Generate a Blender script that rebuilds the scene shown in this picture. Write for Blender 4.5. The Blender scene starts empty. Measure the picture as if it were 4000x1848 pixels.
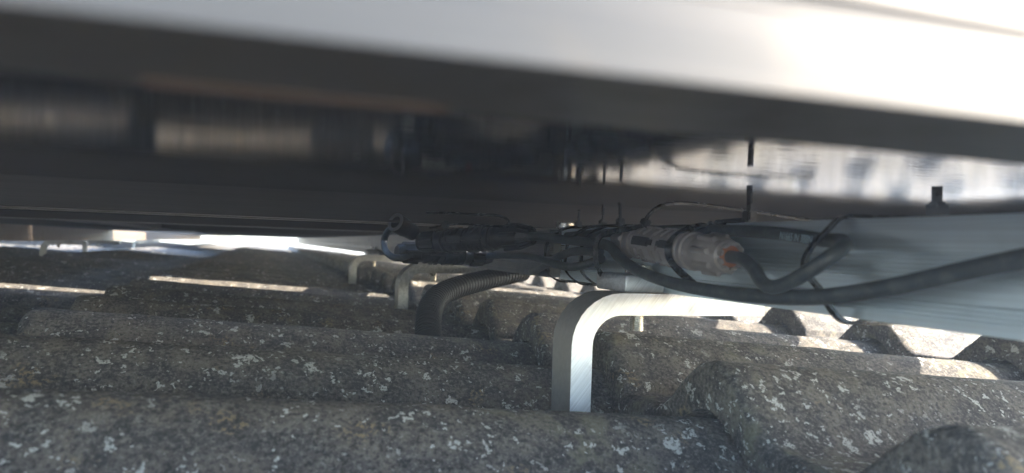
import bpy, bmesh, math, random
from mathutils import Vector, Matrix, noise
R = math.radians
rng = random.Random(7)
sc = bpy.context.scene
col = sc.collection

# ------------------------------------------------------------------ camera
# x = up the roof slope, y = along the tile courses, z = away from the roof plane
F = 2900.0                                   # focal length in photo pixels (4000 wide)
YAW, PITCH, ROLL = R(18.4), R(0.85), R(1.9)
CAM = Vector((0, 0, 0))
fh = Vector((math.sin(YAW), math.cos(YAW), 0)); rh = Vector((math.cos(YAW), -math.sin(YAW), 0)); uh = Vector((0, 0, 1))
FWD = (fh * math.cos(PITCH) + uh * math.sin(PITCH)).normalized()
u0 = rh.cross(FWD).normalized()
RIGHT = rh * math.cos(ROLL) + u0 * math.sin(ROLL)
UP = RIGHT.cross(FWD).normalized()
cd = bpy.data.cameras.new('camera'); cam = bpy.data.objects.new('camera', cd); col.objects.link(cam)
m = Matrix((RIGHT, UP, -FWD)).transposed().to_4x4(); m.translation = CAM
cam.matrix_world = m
cd.sensor_fit = 'HORIZONTAL'; cd.sensor_width = 36; cd.lens = 36 * F / 4000
cd.clip_start = 0.005; cd.clip_end = 500
cd.dof.use_dof = True; cd.dof.focus_distance = 0.53; cd.dof.aperture_fstop = 10.5
sc.camera = cam

# ------------------------------------------------------------------ sky, sun, exposure
SUN_X, SUN_Y = 1.80, 0.55                    # sun direction per unit of height: up-slope (+x) and behind the viewer (-y)
sdir = Vector((SUN_X, -SUN_Y, 1)).normalized()
SUN_EL = math.asin(sdir.z)
w = bpy.data.worlds.new('World'); sc.world = w; w.use_nodes = True
nt = w.node_tree
sky = nt.nodes.new('ShaderNodeTexSky'); sky.sky_type = 'NISHITA'; sky.sun_disc = False
sky.sun_elevation = SUN_EL; sky.sun_rotation = math.atan2(sdir.x, sdir.y)
nt.links.new(sky.outputs[0], nt.nodes['Background'].inputs[0]); nt.nodes['Background'].inputs[1].default_value = 0.15
sl = bpy.data.lights.new('sun', 'SUN'); sl.energy = 3.0; sl.angle = R(0.5); sl.color = (1.0, 0.91, 0.77)
so = bpy.data.objects.new('sun', sl); col.objects.link(so); so.location = sdir * 8
so.rotation_euler = (-sdir).to_track_quat('-Z', 'Y').to_euler()
sc.view_settings.view_transform = 'Standard'; sc.view_settings.look = 'None'
sc.view_settings.gamma = 1; sc.view_settings.exposure = 3.4
sc.render.engine = 'CYCLES'
sc.cycles.use_denoising = True; sc.cycles.denoising_input_passes = 'RGB_ALBEDO_NORMAL'; sc.cycles.denoising_prefilter = 'ACCURATE'
sc.cycles.max_bounces = 8; sc.cycles.diffuse_bounces = 4; sc.cycles.glossy_bounces = 5; sc.cycles.volume_bounces = 0
sc.cycles.sample_clamp_indirect = 6

# ------------------------------------------------------------------ placing helpers (photo pixel + a measured distance or plane)
def ray(px, py): return FWD + RIGHT * ((px - 2000) / F) - UP * ((py - 924) / F)
def PD(px, py, d): return CAM + ray(px, py) * d
def PX(px, py, x): r = ray(px, py); return CAM + r * (x / r.x)

# ------------------------------------------------------------------ mesh helpers
class MB:
    def __init__(s): s.v = []; s.f = []
    def add(s, vs, fs):
        o = len(s.v); s.v += [tuple(p) for p in vs]; s.f += [tuple(i + o for i in f) for f in fs]; return s
    def box(s, a, b, bev=0.0):
        bm = bmesh.new()
        bmesh.ops.create_cube(bm, size=1)
        for v in bm.verts: v.co = Vector([(a[i] + b[i]) / 2 + v.co[i] * (b[i] - a[i]) for i in range(3)])
        if bev: bmesh.ops.bevel(bm, geom=bm.edges[:], offset=bev, segments=2, affect='EDGES', profile=0.5)
        return s.bm(bm)
    def bm(s, bm, M=None):
        bm.verts.index_update()
        s.add([(M @ v.co) if M else v.co.copy() for v in bm.verts], [[v.index for v in f.verts] for f in bm.faces]); bm.free(); return s
    def extrude(s, prof, y0, y1, axis='y', cap=True):
        """closed 2-D outline extruded along y (outline in x,z) or along x (outline in y,z)"""
        n = len(prof)
        if axis == 'y': P = lambda p, t: (p[0], t, p[1])
        else: P = lambda p, t: (t, p[0], p[1])
        vs = [P(p, y0) for p in prof] + [P(p, y1) for p in prof]
        fs = [(i, (i + 1) % n, n + (i + 1) % n, n + i) for i in range(n)]
        if cap: fs += [tuple(range(n))[::-1], tuple(range(n, 2 * n))]
        return s.add(vs, fs)
    def sweep(s, pts, prof, up=None, closed=False, rad=None, cap=True):
        """outline prof (list of 2-D) carried along pts; up fixes the outline's second axis"""
        n, k = len(pts), len(prof); vs = []; nrm = None
        for i, p in enumerate(pts):
            a = pts[(i - 1) % n] if (closed or i) else p; b = pts[(i + 1) % n] if (closed or i < n - 1) else p
            t = (b - a).normalized()
            if up is not None:
                u = up(i) if callable(up) else up
                side = t.cross(u).normalized(); nn = side.cross(t).normalized()
            else:
                if nrm is None: nrm = t.orthogonal().normalized()
                nn = (nrm - t * nrm.dot(t)).normalized(); side = t.cross(nn); nrm = nn
            r = rad[i] if rad else 1.0
            vs += [p + side * (q[0] * r) + nn * (q[1] * r) for q in prof]
        fs = []
        for i in range(n if closed else n - 1):
            j = (i + 1) % n
            for q in range(k):
                fs.append((i * k + q, i * k + (q + 1) % k, j * k + (q + 1) % k, j * k + q))
        if cap and not closed:
            fs += [tuple(range(k))[::-1], tuple(range((n - 1) * k, n * k))]
        return s.add(vs, fs)
    def tube(s, pts, r, seg=14, rad=None, closed=False, cap=True):
        return s.sweep(pts, [(math.cos(2 * math.pi * i / seg) * r, math.sin(2 * math.pi * i / seg) * r) for i in range(seg)], None, closed, rad, cap)
    def lathe(s, a, b, rs, seg=32, ribs=None):
        """rs = [(t along a-b in metres, radius)]; ribs(t, angle) adds to the radius"""
        ax = (b - a).normalized(); e1 = ax.cross(Vector((0, 0, 1)) if abs(ax.z) < .95 else Vector((1, 0, 0))).normalized(); e2 = e1.cross(ax)
        vs = []
        for t, r in rs:
            for i in range(seg):
                an = 2 * math.pi * i / seg; rr = max(r + (ribs(t, an) if ribs else 0), 0)
                vs.append(a + ax * t + (e1 * math.cos(an) + e2 * math.sin(an)) * rr)
        fs = []
        for j in range(len(rs) - 1):
            for i in range(seg): fs.append((j * seg + i, j * seg + (i + 1) % seg, (j + 1) * seg + (i + 1) % seg, (j + 1) * seg + i))
        fs += [tuple(range(seg))[::-1], tuple(range((len(rs) - 1) * seg, len(rs) * seg))]
        return s.add(vs, fs)
    def mesh(s, name, mat, smooth=None):
        me = bpy.data.meshes.new(name); me.from_pydata(s.v, [], s.f); me.update()
        bm = bmesh.new(); bm.from_mesh(me); bmesh.ops.recalc_face_normals(bm, faces=bm.faces[:])
        if smooth is not None:
            for f in bm.faces: f.smooth = True
            for e in bm.edges:
                if len(e.link_faces) == 2 and e.calc_face_angle(0) > R(smooth): e.smooth = False
        bm.to_mesh(me); bm.free(); me.materials.append(mat); return me
    def build(s, name, mat, parent=None, smooth=35):
        return link(name, s.mesh(name, mat, smooth), parent)
def link(name, me, parent=None):
    o = bpy.data.objects.new(name, me); col.objects.link(o); o.parent = parent; return o
def tag(o, label=None, cat=None, group=None, kind=None):
    if label: o['label'] = label
    if cat: o['category'] = cat
    if group: o['group'] = group
    if kind: o['kind'] = kind
    return o
def empty(name, loc=(0, 0, 0)):
    o = bpy.data.objects.new(name, None); col.objects.link(o); o.location = loc; o.empty_display_size = 0.02; return o
def copy_tree(o, parent=None):
    c = o.copy(); col.objects.link(c); c.parent = parent
    for ch in o.children: copy_tree(ch, c)
    return c
def spline(pts, n=12):
    """Catmull-Rom through the points"""
    P = [pts[0] * 2 - pts[1]] + list(pts) + [pts[-1] * 2 - pts[-2]]; out = []
    for i in range(1, len(P) - 2):
        a, b, c, d = P[i - 1:i + 3]
        for k in range(n):
            t = k / n
            out.append(0.5 * (2 * b + (c - a) * t + (2 * a - 5 * b + 4 * c - d) * t * t + (3 * b - a - 3 * c + d) * t ** 3))
    return out + [P[-2]]

# ------------------------------------------------------------------ materials
def mat(name):
    mt = bpy.data.materials.new(name); mt.use_nodes = True
    return mt, mt.node_tree, mt.node_tree.nodes['Principled BSDF']
class N:
    def __init__(s, nt): s.nt = nt
    def new(s, t, **kw):
        n = s.nt.nodes.new(t)
        for k, v in kw.items(): setattr(n, k, v)
        return n
    def put(s, sock, v):
        if hasattr(v, 'is_output') or hasattr(v, 'links') and not isinstance(v, (int, float)): s.nt.links.new(v, sock)
        else: sock.default_value = v
    def pos(s, scale=(1, 1, 1)):
        g = s.new('ShaderNodeNewGeometry'); mp = s.new('ShaderNodeMapping'); mp.inputs['Scale'].default_value = scale
        s.nt.links.new(g.outputs['Position'], mp.inputs['Vector']); return mp.outputs[0]
    def noise(s, vec, scale, detail=4, rough=.55):
        n = s.new('ShaderNodeTexNoise'); n.inputs['Scale'].default_value = scale; n.inputs['Detail'].default_value = detail; n.inputs['Roughness'].default_value = rough
        s.nt.links.new(vec, n.inputs['Vector']); return n.outputs['Fac']
    def math(s, op, a, b=0.0, clamp=False):
        n = s.new('ShaderNodeMath', operation=op, use_clamp=clamp); s.put(n.inputs[0], a); s.put(n.inputs[1], b); return n.outputs[0]
    def step(s, v, lo, hi):
        n = s.new('ShaderNodeMapRange', interpolation_type='SMOOTHSTEP'); s.put(n.inputs['Value'], v)
        n.inputs['From Min'].default_value = lo; n.inputs['From Max'].default_value = hi; return n.outputs[0]
    def mix(s, f, a, b):
        n = s.new('ShaderNodeMix', data_type='RGBA'); s.put(n.inputs[0], f)
        for sk, v in ((n.inputs[6], a), (n.inputs[7], b)):
            if isinstance(v, tuple): sk.default_value = (*v, 1)
            else: s.nt.links.new(v, sk)
        return n.outputs[2]
    def bump(s, h, strength, dist, prev=None):
        n = s.new('ShaderNodeBump'); n.inputs['Strength'].default_value = strength; n.inputs['Distance'].default_value = dist
        s.nt.links.new(h, n.inputs['Height'])
        if prev: s.nt.links.new(prev, n.inputs['Normal'])
        return n.outputs[0]

def tile_material():
    mt, nt, b = mat('lichened_concrete_tile'); n = N(nt); p = n.pos()
    big = n.noise(p, 9, 3); mid = n.noise(p, 55, 5, .6); fine = n.noise(p, 420, 4, .65); grit = n.noise(p, 1100, 2)
    c = n.mix(n.step(mid, .38, .66), (.056, .051, .047), (.145, .124, .102))
    c = n.mix(n.math('MULTIPLY', n.step(fine, .50, .68), .75), c, (.22, .20, .175))
    c = n.mix(n.math('MULTIPLY', n.step(grit, .56, .70), .45), c, (.30, .27, .23))
    c = n.mix(n.math('MULTIPLY', n.step(fine, .49, .36), .8), c, (.024, .023, .022))
    # olive and ochre growth
    g = n.math('MULTIPLY', n.step(big, .54, .68), n.step(mid, .46, .60)); c = n.mix(n.math('MULTIPLY', g, .38), c, (.17, .165, .09))
    oc = n.math('MULTIPLY', n.step(n.noise(p, 31, 2), .62, .70), n.step(fine, .5, .6)); c = n.mix(n.math('MULTIPLY', oc, .6), c, (.30, .20, .08))
    # pale lichen crusts: irregular discs of mixed size
    dn = nt.nodes.new('ShaderNodeTexNoise'); dn.inputs['Scale'].default_value = 170; dn.inputs['Detail'].default_value = 4; nt.links.new(p, dn.inputs['Vector'])
    ds = n.new('ShaderNodeVectorMath', operation='MULTIPLY_ADD'); nt.links.new(dn.outputs['Color'], ds.inputs[0]); ds.inputs[1].default_value = (.020,) * 3; nt.links.new(p, ds.inputs[2])
    tot = None
    for scale, keep, rad, brk in ((48, .66, .30, .44), (95, .50, .36, .42), (200, .46, .40, .40)):
        v = n.new('ShaderNodeTexVoronoi'); v.inputs['Scale'].default_value = scale; v.inputs['Randomness'].default_value = 1; nt.links.new(ds.outputs[0], v.inputs['Vector'])
        sp = n.new('ShaderNodeSeparateColor'); nt.links.new(v.outputs['Color'], sp.inputs[0])
        rr = n.math('MULTIPLY', n.step(sp.outputs[0], keep, 1.0), rad)
        msk = n.step(n.math('SUBTRACT', rr, v.outputs['Distance']), 0.0, .05)
        msk = n.math('MULTIPLY', msk, n.step(n.noise(p, scale * 11, 3), brk - .05, brk + .08))
        tot = msk if tot is None else n.math('MAXIMUM', tot, msk)
    tot = n.math('MULTIPLY', tot, n.step(n.noise(p, 17, 2), .34, .50))
    lc = n.mix(grit, (.46, .455, .42), (.72, .715, .67))
    c = n.mix(n.math('MULTIPLY', tot, .82), c, lc)
    nt.links.new(c, b.inputs['Base Color']); b.inputs['Roughness'].default_value = .88; b.inputs['Specular IOR Level'].default_value = .35
    h = n.math('ADD', n.math('MULTIPLY', fine, 1.0), n.math('MULTIPLY', grit, .5))
    nb = n.bump(h, .8, .0018); nb = n.bump(mid, .3, .003, nb); nt.links.new(nb, b.inputs['Normal'])
    return mt
def metal(name, base, rough, brush=(1, 1, 1), streak=.25, bump=.15, dirt=.15, metallic=1.0):
    mt, nt, b = mat(name); n = N(nt); p = n.pos(brush); q = n.pos()
    s = n.noise(p, 300, 3, .6); d = n.noise(q, 40, 4)
    dk = tuple(c * (1 - streak) for c in base)
    c = n.mix(n.step(s, .35, .65), dk, base); c = n.mix(n.math('MULTIPLY', n.step(d, .55, .75), dirt), c, (.12, .11, .09))
    nt.links.new(c, b.inputs['Base Color']); b.inputs['Metallic'].default_value = metallic
    r = n.math('ADD', n.math('MULTIPLY', s, .18), rough - .09); r = n.math('ADD', r, n.math('MULTIPLY', n.step(d, .5, .8), .2)); nt.links.new(r, b.inputs['Roughness'])
    nt.links.new(n.bump(s, bump, .0004), b.inputs['Normal']); return mt
def plastic(name, base, rough, dust=.3, dustc=(.22, .21, .18), scale=120, bump=.1):
    mt, nt, b = mat(name); n = N(nt); q = n.pos()
    d = n.noise(q, scale, 5, .65); f = n.noise(q, 900, 2)
    c = n.mix(n.math('MULTIPLY', n.step(d, .42, .72), dust), base, dustc); c = n.mix(n.math('MULTIPLY', n.step(f, .62, .72), dust * .7), c, dustc)
    nt.links.new(c, b.inputs['Base Color']); nt.links.new(n.math('ADD', n.math('MULTIPLY', d, .25), rough - .12), b.inputs['Roughness'])
    nt.links.new(n.bump(f, bump, .0004), b.inputs['Normal']); return mt
def glass_back():
    mt, nt, b = mat('dark_glass_back'); n = N(nt)
    s = n.noise(n.pos((22, 150, 22)), 1, 3); sp = n.noise(n.pos(), 260, 3)
    c = n.mix(n.math('MULTIPLY', n.step(sp, .66, .76), .25), (.018, .024, .042), (.10, .11, .13))
    nt.links.new(c, b.inputs['Base Color'])
    nt.links.new(n.math('ADD', n.math('MULTIPLY', n.step(sp, .5, .8), .10), .075), b.inputs['Roughness']); b.inputs['IOR'].default_value = 1.5
    nt.links.new(n.bump(s, .085, .0009), b.inputs['Normal']); return mt
M = {}
M['tile'] = tile_material()
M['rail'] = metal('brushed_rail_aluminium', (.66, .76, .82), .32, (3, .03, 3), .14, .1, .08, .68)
M['hook'] = metal('sawn_hook_aluminium', (.86, .89, .92), .45, (1, 1, 1), .16, .16, .18)
def saw_lines(mt):
    nt = mt.node_tree
    for nd in nt.nodes:
        if nd.type == 'MAPPING' and nd.outputs[0].links[0].to_node.inputs['Scale'].default_value == 300:
            nd.vector_type = 'TEXTURE'; nd.inputs['Rotation'].default_value = (0, R(-52), 0); nd.inputs['Scale'].default_value = (16, 1, .35)
saw_lines(M['hook'])
M['hook_skin'] = metal('dull_mill_aluminium', (.42, .40, .38), .6, (1, 1, 1), .12, .1, .3, .5)
M['old_hook'] = metal('weathered_galvanised_steel', (.55, .55, .53), .42, (1, 1, 1), .35, .3, .4)
M['steel'] = metal('stainless_bolt', (.70, .68, .64), .25, (1, 1, 1), .15, .1, .1)
M['frame'] = metal('anodised_frame', (.064, .056, .049), .38, (.03, 3, 3), .15, .1, .1, .55)
M['glass'] = glass_back()
M['cable'] = plastic('black_rubber_cable', (.040, .050, .056), .36, .30, (.20, .22, .21))
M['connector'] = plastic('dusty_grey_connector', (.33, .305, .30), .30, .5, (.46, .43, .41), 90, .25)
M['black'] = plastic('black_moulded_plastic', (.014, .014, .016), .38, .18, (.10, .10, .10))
M['tie'] = plastic('black_nylon_tie', (.016, .017, .019), .26, .15, (.14, .14, .14))
M['conduit'] = plastic('black_corrugated_plastic', (.005, .005, .006), .58, .03, (.05, .05, .05))
M['conduit'].node_tree.nodes['Principled BSDF'].inputs['Specular IOR Level'].default_value = .3
for k_ in ('connector', 'cable', 'tie', 'black'):
    b_ = M[k_].node_tree.nodes['Principled BSDF']; b_.inputs['Coat Weight'].default_value = .5 if k_ == 'connector' else .2; b_.inputs['Coat Roughness'].default_value = .18
M['orange'] = plastic('orange_seal', (.45, .15, .07), .5, .3)
M['red'] = plastic('red_cap', (.34, .035, .03), .5, .3)
M['print'] = plastic('pale_blue_print', (.42, .55, .62), .6, .2)
M['rim'] = plastic('grey_plastic_rim', (.22, .22, .23), .45, .3)
M['bronze'] = metal('bronze_anodised_rail', (.30, .22, .15), .5, (.03, 3, 3), .2, .1, .2, .6)
M['shaded_rail'] = metal('shade_darkened_rail', (.13, .14, .15), .32, (3, .03, 3), .2, .1, .1, .85)  # shade on the rail beyond the joint, put into a darker metal colour
M['label'] = plastic('orange_brown_strip', (.125, .080, .050), .6, .1)  # colour of the added strip under the near flange
M['lead'] = metal('grey_zinc_pipe', (.35, .36, .38), .5, (1, 1, 1), .2, .1, .3, .8)

# ------------------------------------------------------------------ roof of double-roll tiles
PITCH_Y, TILE_W, EXPO, LEN, TILT = .15, .30, .40, .475, .0775
CREST_Y, CREST_Z, X0 = .35, -.058, .233
ROLL_H, HALF, THICK = .036, .058, .027
LAP = .048                                   # a tile starts this far before its first crest
def roll_h(u):
    u = (u + PITCH_Y / 2) % PITCH_Y - PITCH_Y / 2
    if abs(u) >= HALF: return 0.0
    return ROLL_H * (0.5 + 0.5 * math.cos(math.pi * u / HALF)) ** .78
def tile_mesh(seed):
    off = Vector((seed * 7.3, seed * 3.1, 0))
    xs = [0, .0015, .004, .008, .013] + [.02 + (LEN - .02) * i / 30 for i in range(31)]
    vv = [-LAP + .0005, -LAP + .0018] + [-LAP + .004 + (TILE_W - .008) * i / 62 for i in range(63)] + [TILE_W - LAP - .0018, TILE_W - LAP - .0006]
    def top(x, v):
        z = -ROLL_H + roll_h(v)
        if v > TILE_W - LAP - .013: z -= .0045 * min(1, (v - (TILE_W - LAP - .013)) / .002)      # interlock ledge
        for k, d in ((0, .0075), (.0015, .0035), (.004, .0012)):
            if abs(x - k) < 1e-6: z -= d
        if v < -LAP + .001: z -= .0015
        p = Vector((x * 1.0, v, 0)) + off
        z += .0006 * noise.noise(p * 160) + .0006 * noise.noise(p * 45) + .0008 * noise.noise(p * 12)
        return z
    mb = MB(); nx, nv = len(xs), len(vv)
    V = []
    for i, x in enumerate(xs):
        for v in vv:
            jx = 0
            if i < 4: jx = .0014 * noise.noise(Vector((v * 150, seed, i * .3))) + .0012 * noise.noise(Vector((v * 40, seed + 5, 0)))
            V.append(Vector((x + jx, v, top(x, v) - TILT * x)))
    B = []
    for x in (0.0, LEN):
        for v in vv: B.append(Vector((x + .001, v, -ROLL_H + roll_h(v) - TILT * x - THICK)))
    # lower lip of the end face, slightly rough
    for j, v in enumerate(vv): B[j].z += .0012 * noise.noise(Vector((v * 120, seed + 9, 0))); B[j].x += .001 * noise.noise(Vector((v * 90, seed + 3, 0)))
    f = []
    for i in range(nx - 1):
        for j in range(nv - 1): f.append((i * nv + j, i * nv + j + 1, (i + 1) * nv + j + 1, (i + 1) * nv + j))
    o = nx * nv
    for j in range(nv - 1):
        f.append((o + j, o + j + 1, j + 1, j)); f.append(((nx - 1) * nv + j, (nx - 1) * nv + j + 1, o + nv + j + 1, o + nv + j))
        f.append((o + j, o + nv + j, o + nv + j + 1, o + j + 1))
    for j in (0, nv - 1): f.append(tuple([i * nv + j for i in range(nx)] + [o + nv + j, o + j]))
    mb.add(V + B, f); return mb.mesh('roof_tile', M['tile'], 40)
roof = MB().box((-3.2, -2.2, -.175), (2.6, 8.2, -.165)).build('roof', M['tile'], None); tag(roof, kind='structure')
TM = [tile_mesh(k) for k in range(5)]
y_first = CREST_Y - 8 * TILE_W + PITCH_Y     # tiles start at crest 2 of the pair nearest the camera
for i in range(-8, 6):
    for j in range(0, 35):
        yc = y_first + j * TILE_W; x = X0 + i * EXPO
        # beyond what the picture can show, leave the roof bare
        if yc > .2 and (x + .4 < -.34 * yc - .25 or x > (1.33 * yc + .45 if yc < 1.2 else 1.5)): continue
        if yc < -.4 and (x < -.9 or x > 1.3): continue
        if yc > 4 and x > .5: continue
        if yc > 8: continue
        o = link('roof_tile', TM[rng.randrange(5)], roof)
        o.location = (x + rng.uniform(-.0025, .0025), yc + rng.uniform(-.001, .001), CREST_Z + rng.uniform(-.0008, .0008))
        o.rotation_euler = (rng.uniform(-.002, .002), rng.uniform(-.0015, .0015), rng.uniform(-.003, .003))

# ------------------------------------------------------------------ mounting rails
RX, RT, RB, RW = .236, .0169, -.0250, .038   # left face, top, bottom, width
def rail_profile(x0):
    H = RT - RB; p = []
    def z(f): return RT - f * H
    p += [(0, z(0)), (0, z(.31))]
    for k in range(5):                       # five grooves
        a = .32 + k * .044; p += [(0, z(a)), (.0034, z(a + .004)), (.0034, z(a + .021)), (0, z(a + .026))]
    p += [(0, z(.55)), (.0012, z(.56)), (.0012, z(.76)), (0, z(.77))]
    for k in range(3):
        a = .785 + k * .042; p += [(0, z(a)), (.001, z(a + .005)), (.001, z(a + .018)), (0, z(a + .023))]
    p += [(0, z(1)), (RW, z(1)), (RW, z(.77)), (RW - .0012, z(.76)), (RW - .0012, z(.56)), (RW, z(.55)), (RW, z(0)),
          (RW / 2 + .006, z(0)), (RW / 2 + .006, z(.06)), (RW / 2 + .011, z(.06)), (RW / 2 + .011, z(.2)), (RW / 2 - .011, z(.2)), (RW / 2 - .011, z(.06)), (RW / 2 - .006, z(.06)), (RW / 2 - .006, z(0))]
    return [(x0 + a, b) for a, b in p]
def rail(x0, y0, y1, label):
    o = MB().extrude(rail_profile(x0), y0, y1).build('mounting_rail', M['rail'], None, 20)
    tag(o, label, 'rail', 'aluminium mounting rails'); return o
rail(RX, -1.6, .578, 'grooved aluminium mounting rail running into the right foreground under the panel')
rail(RX, .604, 5.9, 'shaded dark mounting rail beyond the joint, behind the black connectors').data.materials[0] = M['shaded_rail']
rail(-.64, .3, 8.0, 'brown mounting rail on small hooks at the far left').data.materials[0] = M['bronze']

# ------------------------------------------------------------------ roof hooks
HT = .0135
def hook_outline(x0, ztop, zbot, xend, r=.032):
    out = []
    for k in range(9):
        a = math.pi - k * math.pi / 16; out.append((x0 + r + r * math.cos(a), ztop - r + r * math.sin(a)))
    out += [(xend, ztop), (xend, ztop - HT)]
    ri = r - HT
    for k in range(9):
        a = math.pi / 2 + k * math.pi / 16; out.append((x0 + r + ri * math.cos(a), ztop - r + ri * math.sin(a)))
    out += [(x0 + HT, zbot), (x0, zbot)]
    return out
def make_hook(near):
    root = empty('roof_hook')
    top = RB - .0006
    arm = MB().extrude(hook_outline(0, top, -.121, .135), 0, .030).build('hook_arm', M['hook'] if near else M['old_hook'], root, 30)
    if near:                                 # sawn end faces are bright, the rolled skin is dull
        arm.data.materials.append(M['hook_skin'])
        for f in arm.data.polygons: f.material_index = 0 if abs(f.normal.y) > .9 else 1
    cl = MB().box((.033, -.002, top + .0006), (RX - .175 - .0008, .040, top + .0115), .0016).build('rail_clamp', M['hook'] if near else M['old_hook'], root)
    bx, by = .0505, .015
    th = MB(); rs = []
    for k in range(9): rs += [(k * .00125, .0042), (k * .00125 + .0006, .0049)]
    th.lathe(Vector((bx, by, top - HT - .0002)), Vector((bx, by, top - HT - .05)), rs, 20).build('bolt_thread', M['steel'], root)
    MB().lathe(Vector((bx, by, top + .0119)), Vector((bx, by, .1)), [(0, .0085), (.005, .0085), (.0055, .0078)], 6).build('bolt_nut', M['steel'], cl, 20)
    return root
h0 = make_hook(True); h0.location = (.175, .407, 0)
tag(h0, 'bright thick aluminium roof hook rising between the tiles at the picture centre', 'roof hook', 'roof hooks')
h1 = make_hook(False)
far = [(.175, 1.007, 'dull grey roof hook beside the corrugated conduit'),
       (.175, 1.607, 'small grey roof hook left of and behind the one beside the conduit'),
       (-.701, 2.807, 'tiny roof hook nearest to the left edge of the picture'),
       (-.701, 3.407, 'tiny roof hook in front of the bright gap, left of its like'),
       (-.701, 4.607, 'tiny farthest roof hook under the rail at the bright gap')]
for i, (x, y, lb) in enumerate(far):
    o = h1 if i == 0 else copy_tree(h1)
    o.location = (x, y, 0); tag(o, lb, 'roof hook', 'roof hooks')

# ------------------------------------------------------------------ solar panels
GZ, FZ, TOPZ = .0425, .0180, .0520
def panel(x0, x1, y0, y1, label):
    root = empty('solar_panel', (x0, y0, FZ)); W, D = x1 - x0, y1 - y0
    g = MB().box((.002, .002, GZ - FZ), (W - .002, D - .002, GZ - FZ + .005)).build('glass_sheet', M['glass'], root)
    def bar(a, b, axis, flip):
        # outline: wall 2 mm thick with a 30 mm flange below and a lip over the glass
        h = TOPZ - FZ; gl = GZ - FZ
        if axis == 'x':
            pr = [(0, 0), (.030, 0), (.030, .0016), (.0020, .0016), (.0020, gl - .0004), (.0012, gl - .0004), (.0012, gl + .0054), (.008, gl + .0054), (.008, gl + .0072), (0, gl + .0072),
                  (0, .0115), (.0006, .0108), (.0006, .0096), (0, .0089)]
        else:                                # side bars butt between the end bars, flange just above theirs
            pr = [(0, .0018), (.030, .0018), (.030, .0034), (.0020, .0034), (.0020, gl - .0006), (.0012, gl - .0006), (.0012, gl + .0056), (.008, gl + .0056), (.008, gl + .0070), (0, gl + .0070)]
        mb = MB()
        if axis == 'x': mb.extrude([((D - q) if flip else q, z) for q, z in pr], a, b, 'x')
        else: mb.extrude([((W - q) if flip else q, z) for q, z in pr], a, b, 'y')
        return mb.build('frame_bar', M['frame'], root, 20)
    bar(0, W, 'x', False); bar(0, W, 'x', True); bar(.0022, D - .0022, 'y', False); bar(.0022, D - .0022, 'y', True)
    tag(root, label, 'solar panel', 'solar panels'); return root
XE = .72
p1 = panel(-1.10, XE, .068, .655, 'nearest solar panel overhead with its blurred pale frame edge across the top')
MB().box((1.086, .0250, -.0004), (1.122, .0288, -.0001)).build('orange_strip', M['label'], p1)  # added thin strip that blurs into a soft orange smear
panel(-1.40, XE, .675, 1.160, 'dark underside of the solar panel beyond the bright frame line')
panel(-1.80, -.30, 1.195, 2.30, 'thin dark solar panel above the far left roof tiles, just past the sunlit strips')
panel(-1.80, -.30, 2.32, 3.45, 'dark solar panel edge-on at the far left, last before the bright gap')
panel(-.28, XE, 2.32, 3.42, 'dark edge-on solar panel just past the one above the two far roof hooks')
panel(-.28, XE, 3.44, 4.54, 'dark edge-on solar panel, middle of three receding towards the bright gap')
panel(-.28, XE, 4.56, 5.66, 'dark edge-on solar panel, last of three receding towards the bright gap')
panel(-.28, XE, 1.195, 2.30, 'thin dark solar panel above the two far roof hooks left of centre')
panel(-2.90, -.30, 4.36, 8.00, 'farthest dark solar panel beyond the bright gap at the left')

# ------------------------------------------------------------------ cables
def cable(name, pts, r, label, group='solar cables', mt='cable', n=14):
    o = MB().tube(spline(pts, n), r, 16).build(name, M[mt], None, 60)
    tag(o, label, 'cable', group); return o
ca = cable('cable', [PX(2800, 1000, .2130), PX(2850, 1003, .2125), PX(2905, 1015, .209), PX(2948, 1055, .206), PX(2975, 1102, .204), PX(3015, 1122, .203), PX(3080, 1105, .204),
     PX(3160, 1058, .206), PX(3235, 1008, .210), PX(3285, 972, .2165), PX(3300, 950, .2245), PX(3275, 940, .2305), PX(3210, 937, .2325), PX(3100, 920, .2325), PX(2950, 905, .2325),
     PX(2700, 898, .2325), PX(2500, 902, .2325), PX(2380, 910, .2325), PX(2290, 915, .2325), PX(2215, 922, .2325)], .0031,
     'printed black cable looping from the lit connector back along the rail')
cb = cable('cable', [PD(2070, 922, .575), PD(2130, 926, .56), PD(2230, 940, .53), PD(2330, 948, .487), PD(2385, 965, .462), PD(2420, 1005, .444), PD(2480, 1050, .425), PD(2580, 1092, .402), PD(2700, 1122, .378),
     PD(2850, 1146, .352), PD(3000, 1160, .328), PD(3150, 1162, .306), PD(3300, 1150, .288), PD(3500, 1118, .268), PD(3750, 1062, .247), PD(4000, 1010, .228), PD(4400, 930, .200)], .0033,
     'thick black cable sweeping across the rail to the right edge')
cc = cable('cable', [PD(2345, 985, .478), PD(2290, 982, .50), PD(2230, 985, .525), PD(2165, 1012, .555), PD(2110, 1048, .61), PD(2070, 1064, .72), PD(2048, 1063, .88), PD(2030, 1064, 1.02)], .0030,
     'black cable sagging below the rail left of the cable ties')
cd2 = cable('cable', [PD(2350, 1010, .474), PD(2300, 1030, .49), PD(2240, 1042, .51), PD(2180, 1035, .535), PD(2120, 1015, .57), PD(2060, 1000, .61), PD(1980, 998, .66), PD(1895, 1000, .708)], .0030,
     'lowest black cable held in the bundle of ties at the rail')
rc = cable('cable', [PD(1815, 1018, .92), PD(1850, 1021, .90), PD(1905, 1026, .88)], .0042, 'short dark red capped cable end behind the corrugated conduit', 'solar cables', 'red', 6)
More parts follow.
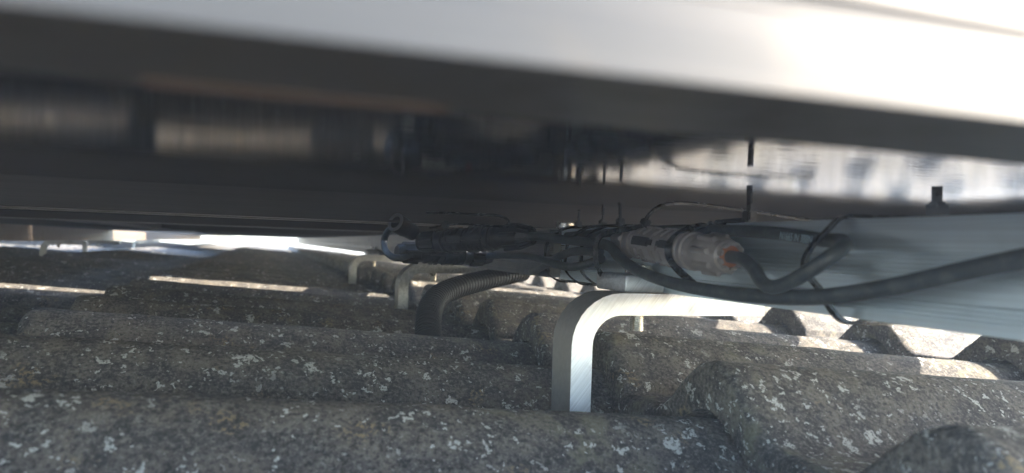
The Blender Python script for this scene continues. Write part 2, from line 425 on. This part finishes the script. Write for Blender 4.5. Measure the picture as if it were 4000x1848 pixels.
# print on the looping cable
txt = bpy.data.curves.new('printed_text', 'FONT'); txt.body = 'N1665 IN 3BBN e'; txt.size = .0052; txt.extrude = .00005
tmp = bpy.data.objects.new('printed_text', txt); col.objects.link(tmp); bpy.context.view_layer.update()
tme = bpy.data.meshes.new_from_object(tmp.evaluated_get(bpy.context.evaluated_depsgraph_get())); bpy.data.objects.remove(tmp); bpy.data.curves.remove(txt)
tme.materials.clear(); tme.materials.append(M['print']); to = link('printed_text', tme, None)
a, b_ = PX(3050, 922, .2288), PX(3225, 946, .2288)
ex = (b_ - a).normalized(); ez = (CAM - a); ez = (ez - ex * ez.dot(ex)).normalized(); ey = ez.cross(ex)
mm = Matrix((ex, ey, ez)).transposed().to_4x4(); mm.translation = a + ez * .0006 - ey * .0016
to.matrix_world = mm @ Matrix.Diagonal((.62, 1, 1, 1))
to.parent = ca

# ------------------------------------------------------------------ connectors
def connector(a, b, mt, label, seal=True, scale=1.0):
    """screw-nut plug pair: nut, ribbed body, latch collar, body, nut"""
    L = (b - a).length; root = empty('cable_connector', a); ax = (b - a).normalized(); O = Vector((0, 0, 0)); E = ax
    q = scale
    def rib(n_, d, t0, t1):
        return lambda t, an: (d * (1 if math.sin(an * n_) > .25 else 0) if t0 < t < t1 else 0)
    nl = .026 * q
    r = .0098 * q
    def seg(name, t0, t1, rs, ribs=None, s=48): return MB().lathe(O + E * t0, E * L, rs, s, ribs).build(name, M[mt], root, 35)
    seg('nut', 0, nl, [(0, r * .62), (.0012, r * .78), (.005, r * .86), (.006, r * .93), (.020, r * .98), (.0205, r * .9), (nl, r * .9)], rib(8, .0011, .0055, .0203))
    seg('nut', L - nl, L, [(0, r * .9), (.0055, r * .9), (.006, r * 1.0), (.020, r * .95), (.021, r * .88), (.0248, r * .80), (nl, r * .64)], rib(8, .0013, .0058, .0203))
    mid = L - 2 * nl
    rs = [(0, r * .88), (.002, r * 1.0), (.004, r * 1.0), (.0045, r * .9), (.007, r * .9), (.0075, r * .97), (mid * .42, r * .97), (mid * .425, r * .90), (mid * .455, r * .90), (mid * .46, r * 1.02),
          (mid - .013, r * 1.02), (mid - .0125, r * .92), (mid - .010, r * .92), (mid - .0095, r * 1.05), (mid - .0065, r * 1.05), (mid - .006, r * .93), (mid - .003, r * .93), (mid - .0025, r), (mid, r * .9)]
    body = seg('body', nl, L - nl, rs)
    e1 = ax.cross(Vector((0, 0, 1))).normalized(); e2 = e1.cross(ax)
    # raised grip ribs and a latch window on the body
    def plate(name, t, an, l, wd, h, mt2, par, skew=0):
        c = O + E * t + (e1 * math.cos(an) + e2 * math.sin(an)) * (r * 1.0); nrm = (e1 * math.cos(an) + e2 * math.sin(an)); tg = nrm.cross(ax)
        bm = bmesh.new(); bmesh.ops.create_cube(bm, size=1); bmesh.ops.bevel(bm, geom=bm.edges[:], offset=.18, segments=2, affect='EDGES')
        mx = Matrix((ax + tg * skew, tg, nrm)).transposed().to_4x4(); mx.translation = c
        mb = MB().bm(bm, mx @ Matrix.Diagonal((l, wd, h, 1))); return mb.build(name, M[mt2], par)
    tc = CAM - (a + b) / 2; an0 = math.atan2(tc.dot(e2), tc.dot(e1))
    for an in (an0 - 1.5, an0 - .65, an0 + .85, an0 + 1.6):
        for k in range(3): plate('grip_rib', nl + mid * .50 + k * mid * .105, an, .0022, .0052, .0022, mt, body, .8)
        for k in range(2): plate('grip_rib', nl + mid * .20 + k * mid * .11, an, .0020, .0050, .0018, mt, body, .8)
    plate('latch', nl + mid * .30, an0 + .12, mid * .40, .0052, .0020, 'black', body)
    plate('latch', nl + mid * .68, an0 + .12, mid * .22, .0044, .0018, 'black', body)
    plate('latch_tab', nl + mid * .14, an0 + .12, .005, .0055, .0035, mt, body)
    if seal:
        MB().lathe(O + E * (L - .0005), E * (L + 1), [(0, r * .58), (.0010, r * .55), (.0016, r * .42)], 24).build('seal', M['orange'], root)
        for k in range(9):
            an = k * 2 * math.pi / 9 + .3
            c = O + E * (L + .001) + (e1 * math.cos(an) + e2 * math.sin(an)) * r * .62
            bm = bmesh.new(); bmesh.ops.create_cube(bm, size=1); bmesh.ops.bevel(bm, geom=bm.edges[:], offset=.2, segments=2, affect='EDGES')
            nrm = (e1 * math.cos(an) + e2 * math.sin(an)); mx = Matrix((ax, nrm.cross(ax), nrm)).transposed().to_4x4(); mx.translation = c
            MB().bm(bm, mx @ Matrix.Diagonal((.005, .0032, .0016, 1))).build('claw', M[mt], root)
    else:
        for k in range(16):
            an = k * 2 * math.pi / 16
            nrm = (e1 * math.cos(an) + e2 * math.sin(an)); c0 = O + E * (L - .006) + nrm * r * .98; c1 = O + E * (L + .0045) + nrm * r * .66
            MB().sweep([c0, c1], [(-.0012, -.0005), (.0012, -.0005), (.0012, .0005), (-.0012, .0005)], nrm).build('claw', M[mt], root)
    tag(root, label, 'connector', 'cable connectors'); return root
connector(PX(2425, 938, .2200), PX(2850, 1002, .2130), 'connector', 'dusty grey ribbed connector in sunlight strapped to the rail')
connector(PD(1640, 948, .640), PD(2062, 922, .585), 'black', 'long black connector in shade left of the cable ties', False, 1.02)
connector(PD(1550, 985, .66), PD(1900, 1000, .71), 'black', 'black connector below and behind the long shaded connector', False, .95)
# open collar at the left end of the shaded connectors
oc_ = empty('cable_collar', PD(1545, 868, .63)); tag(oc_, 'black cable collar with a round grey open rim above the shaded connectors', 'collar')
A, B = PD(1545, 868, .63) - oc_.location, PD(1640, 925, .655) - oc_.location
MB().lathe(A, B, [(.0006, .0052), (0, .0080), (.003, .0084), (.012, .0082), (.014, .0075), (.024, .0070)], 32).build('sleeve', M['black'], oc_)
ringp = []; ax = (B - A).normalized(); e1 = ax.cross(Vector((0, 0, 1))).normalized(); e2 = e1.cross(ax)
MB().tube([A + (e1 * math.cos(t) + e2 * math.sin(t)) * .0068 for t in [2 * math.pi * k / 32 for k in range(32)]], .0014, 10, closed=True).build('rim', M['rim'], oc_)
cable('cable', [PD(1560, 880, .645), PD(1520, 900, .66), PD(1500, 940, .67), PD(1510, 985, .66), PD(1550, 1008, .655), PD(1610, 995, .66)], .0030, 'short black cable bend at the left ends of the shaded connectors')

# ------------------------------------------------------------------ corrugated conduit
cp = spline([PD(1672, 1330, .69), PD(1674, 1255, .715), PD(1686, 1195, .745), PD(1726, 1150, .79), PD(1800, 1118, .85), PD(1880, 1098, .91), PD(1960, 1080, .97), PD(2040, 1064, 1.04)], 42)
rad = [1 + .17 * (1 if (k % 6) < 3 else -1) for k in range(len(cp))]
cdn = MB().tube(cp, .0108, 18, rad).build('corrugated_conduit', M['conduit'], None, 25)
tag(cdn, 'black corrugated conduit curving up from the tiles below the rail', 'conduit')

# ------------------------------------------------------------------ cable ties
def ribbon(mb, pts, wd, th, up): return mb.sweep(pts, [(-wd / 2, -th / 2), (wd / 2, -th / 2), (wd / 2, th / 2), (-wd / 2, th / 2)], up)
def tie_head(root, p, zdir, ydir, s, tail, wd):
    """square ratchet head with the tail passing through"""
    z = zdir.normalized(); y = (ydir - z * ydir.dot(z)).normalized(); x = y.cross(z)
    mx = Matrix((x, y, z)).transposed().to_4x4(); mx.translation = p
    bm = bmesh.new(); bmesh.ops.create_cube(bm, size=1); bmesh.ops.bevel(bm, geom=bm.edges[:], offset=.14, segments=2, affect='EDGES')
    MB().bm(bm, mx @ Matrix.Diagonal((s * .8, s, s * .85, 1))).build('tie_head', M['tie'], root)
    if tail: ribbon(MB(), [p, p + z * tail * .5, p + z * tail], wd, .0012, x).build('tail', M['tie'], root)
def rail_tie(y, lean, front, wd, label, head_at, tail, hs, htilt=0.0):
    """loop round rail and cables: front = how far it bulges in front of the rail"""
    root = empty('cable_tie', (RX, y, RT)); x0, x1 = RX - front, RX + RW + .002
    tz, bz = RT + .0011, RB - .0012
    P = [(x1, tz - .003), (x1 - .003, tz + .0003), (RX + .008, tz + .0006), (RX - front * .45, tz - .002), (x0 + .001, tz - .012), (x0, (tz + bz) / 2), (x0 + .002, bz + .010), (RX - front * .35, bz + .001), (RX + .008, bz - .0003), (x1 - .003, bz), (x1, bz + .003)]
    pts = [Vector((a - RX, lean * (b - RT) / (RB - RT), b - RT)) for a, b in P]
    pts.append(pts[0].copy())
    sp = spline(pts, 8)
    cen = Vector(((x0 + x1) / 2 - RX, lean * .5, (tz + bz) / 2 - RT))
    ribbon(MB(), sp, wd, .0013, lambda i: (sp[i] - cen).normalized()).build('strap', M['tie'], root, 50)
    tie_head(root, Vector((head_at, 0, .0011 + hs * .42)), Vector((0, htilt, 1)), Vector((0, 1, 0)), hs, tail, wd * .9)
    tag(root, label, 'cable tie', 'cable ties'); return root
rail_tie(.552, .016, .021, .0026, 'leftmost thin black cable tie looped round the bundle on the rail', .004, .012, .0058)
rail_tie(.507, .014, .022, .0026, 'thin black cable tie with an upright tail, second from the left', .004, .014, .0060)
rail_tie(.478, .006, .024, .0030, 'thin black cable tie with an upright tail, third from the left', .004, .014, .0062, .1)
# tie with a long curved tail
t4 = empty('cable_tie', PD(2520, 872, .455)); tag(t4, 'black cable tie with a long pale tail curving up and away to the right', 'cable tie', 'cable ties'); O4 = t4.location.copy()
tie_head(t4, Vector((0, 0, 0)), Vector((.35, -.1, .9)), Vector((0, 1, 0)), .0062, 0, .003)
tl = spline([PD(2516, 878, .455) - O4, PD(2530, 845, .453) - O4, PD(2565, 812, .455) - O4, PD(2625, 794, .462) - O4, PD(2720, 798, .478) - O4, PD(2880, 818, .50) - O4, PD(3040, 842, .52) - O4, PD(3170, 862, .54) - O4], 10)
MB().tube(tl, .00115, 8).build('tail', M['tie'], t4, 50)
st = spline([PD(2516, 884, .455) - O4, PD(2480, 890, .450) - O4, PD(2440, 896, .444) - O4, PD(2390, 905, .452) - O4, PD(2340, 930, .465) - O4, PD(2325, 985, .468) - O4, PD(2335, 1045, .47) - O4, PD(2350, 1075, .485) - O4], 8)
ribbon(MB(), st, .0030, .0013, lambda i: Vector((-.6, -.6, .3))).build('strap', M['tie'], t4, 50)
# tie strapped over the lit connector
t5 = empty('cable_tie', PX(2928, 845, .2450)); O5 = t5.location.copy(); tag(t5, 'black cable tie strapped over the lit connector with an upright bright tail', 'cable tie', 'cable ties')
tie_head(t5, Vector((0, 0, 0)), Vector((-.03, 0, 1)), Vector((0, 1, 0)), .0072, .0165, .0036)
s5 = spline([p - O5 for p in (PX(2915, 862, .243), PX(2850, 866, .238), PX(2760, 876, .230), PX(2690, 897, .217), PX(2640, 925, .2085), PX(2612, 965, .2045), PX(2618, 1010, .2055), PX(2650, 1055, .211), PX(2690, 1092, .2175), PX(2720, 1120, .226))], 8)
cc5 = PX(2660, 975, .217) - O5
ribbon(MB(), s5, .0040, .0014, lambda i: (Vector((-.5, -.3, .9)) if i < 14 else (s5[i] - cc5).normalized())).build('strap', M['tie'], t5, 50)
# broad tie round the rail at the right
t6 = empty('cable_tie', PX(3300, 842, .236)); O6 = t6.location.copy(); tag(t6, 'broad black cable tie round the rail at the right holding the cable bend', 'cable tie', 'cable ties')
yv = PX(3300, 842, .236).y
P6 = [(RX + RW + .003, RT - .004, yv - .012), (RX + RW - .002, RT + .0012, yv - .010), (RX + .01, RT + .0013, yv - .003), (RX - .001, RT + .0008, yv), (RX - .008, RT - .005, yv + .001), (RX - .0165, RT - .014, yv + .002), (RX - .0185, RT - .022, yv + .002), (RX - .0125, RT - .030, yv), (RX - .009, RT - .037, yv - .002),
      (RX - .004, RB - .001, yv - .004), (RX + .004, RB - .0022, yv - .006), (RX + .02, RB - .0018, yv - .008), (RX + RW - .002, RB - .0015, yv - .010), (RX + RW + .003, RB + .004, yv - .012)]
s6 = [Vector((a, c, b)) - O6 for a, b, c in P6]; s6.append(s6[0].copy()); s6 = spline(s6, 8)
c6 = Vector((RX + .012, yv - .005, -.004)) - O6
ribbon(MB(), s6, .0042, .0015, lambda i: (s6[i] - c6).normalized()).build('strap', M['tie'], t6, 50)
tie_head(t6, PX(3660, 822, .2765) - O6, Vector((-.03, 0, 1)), Vector((.7, -.7, 0)), .0085, .0105, .0042)
# loose tail and a small tie at the shaded connectors
t7 = empty('cable_tie', PD(1990, 884, .56)); O7 = t7.location.copy(); tag(t7, 'thin black tie with a curled tail above the long shaded connector', 'cable tie', 'cable ties')
tie_head(t7, PD(1738, 882, .60) - O7, Vector((.2, 0, .9)), Vector((1, 0, 0)), .006, .004, .003)
s7 = spline([p - O7 for p in (PD(1680, 890, .605), PD(1738, 880, .60), PD(1800, 876, .595), PD(1900, 882, .585), PD(1985, 886, .575))], 8)
ribbon(MB(), s7, .0028, .0012, Vector((0, -.3, 1))).build('strap', M['tie'], t7, 50)
s8 = spline([p - O7 for p in (PD(1993, 878, .562), PD(1975, 852, .563), PD(1925, 840, .57), PD(1850, 838, .58), PD(1760, 833, .60), PD(1668, 831, .62))], 8)
MB().tube(s8, .0010, 8).build('tail', M['tie'], t7, 50)

# ------------------------------------------------------------------ splice bolt in the rail joint
sb = empty('splice_bolt', (RX + .008, .590, RB)); tag(sb, 'steel bolt with a knurled head standing in the rail joint', 'bolt'); H = RT - RB
def kn(t, an): return .0003 * math.sin(an * 30)
MB().lathe(Vector((0, 0, H + .0003)), Vector((0, 0, 1)), [(0, .0068), (.0008, .0076), (.0050, .0076), (.0058, .0070), (.0058, .004), (.0040, .0035)], 60, kn).build('bolt_head', M['steel'], sb)
rs = []
for k in range(30): rs += [(k * .0013, .0032), (k * .0013 + .0006, .0039)]
MB().lathe(Vector((0, 0, H - .001)), Vector((0, 0, -1)), rs, 18).build('bolt_thread', M['steel'], sb)
MB().box((.002, -.012, H + .0), (.026, .012, H + .0002)).build('washer_plate', M['rail'], sb)

# ------------------------------------------------------------------ thin scattering volume, added to imitate the lens's veiling glare
hz = MB().box((-12, -10, -1.2), (12, 14, .12)); hm, hnt, hb = mat('glare_veil'); hnt.nodes.remove(hb)
pv = hnt.nodes.new('ShaderNodeVolumePrincipled'); pv.inputs['Color'].default_value = (.70, .82, 1.0, 1); pv.inputs['Density'].default_value = .062
hnt.links.new(pv.outputs[0], hnt.nodes['Material Output'].inputs['Volume'])
tag(hz.build('glare_veil', hm, None, None), kind='stuff')
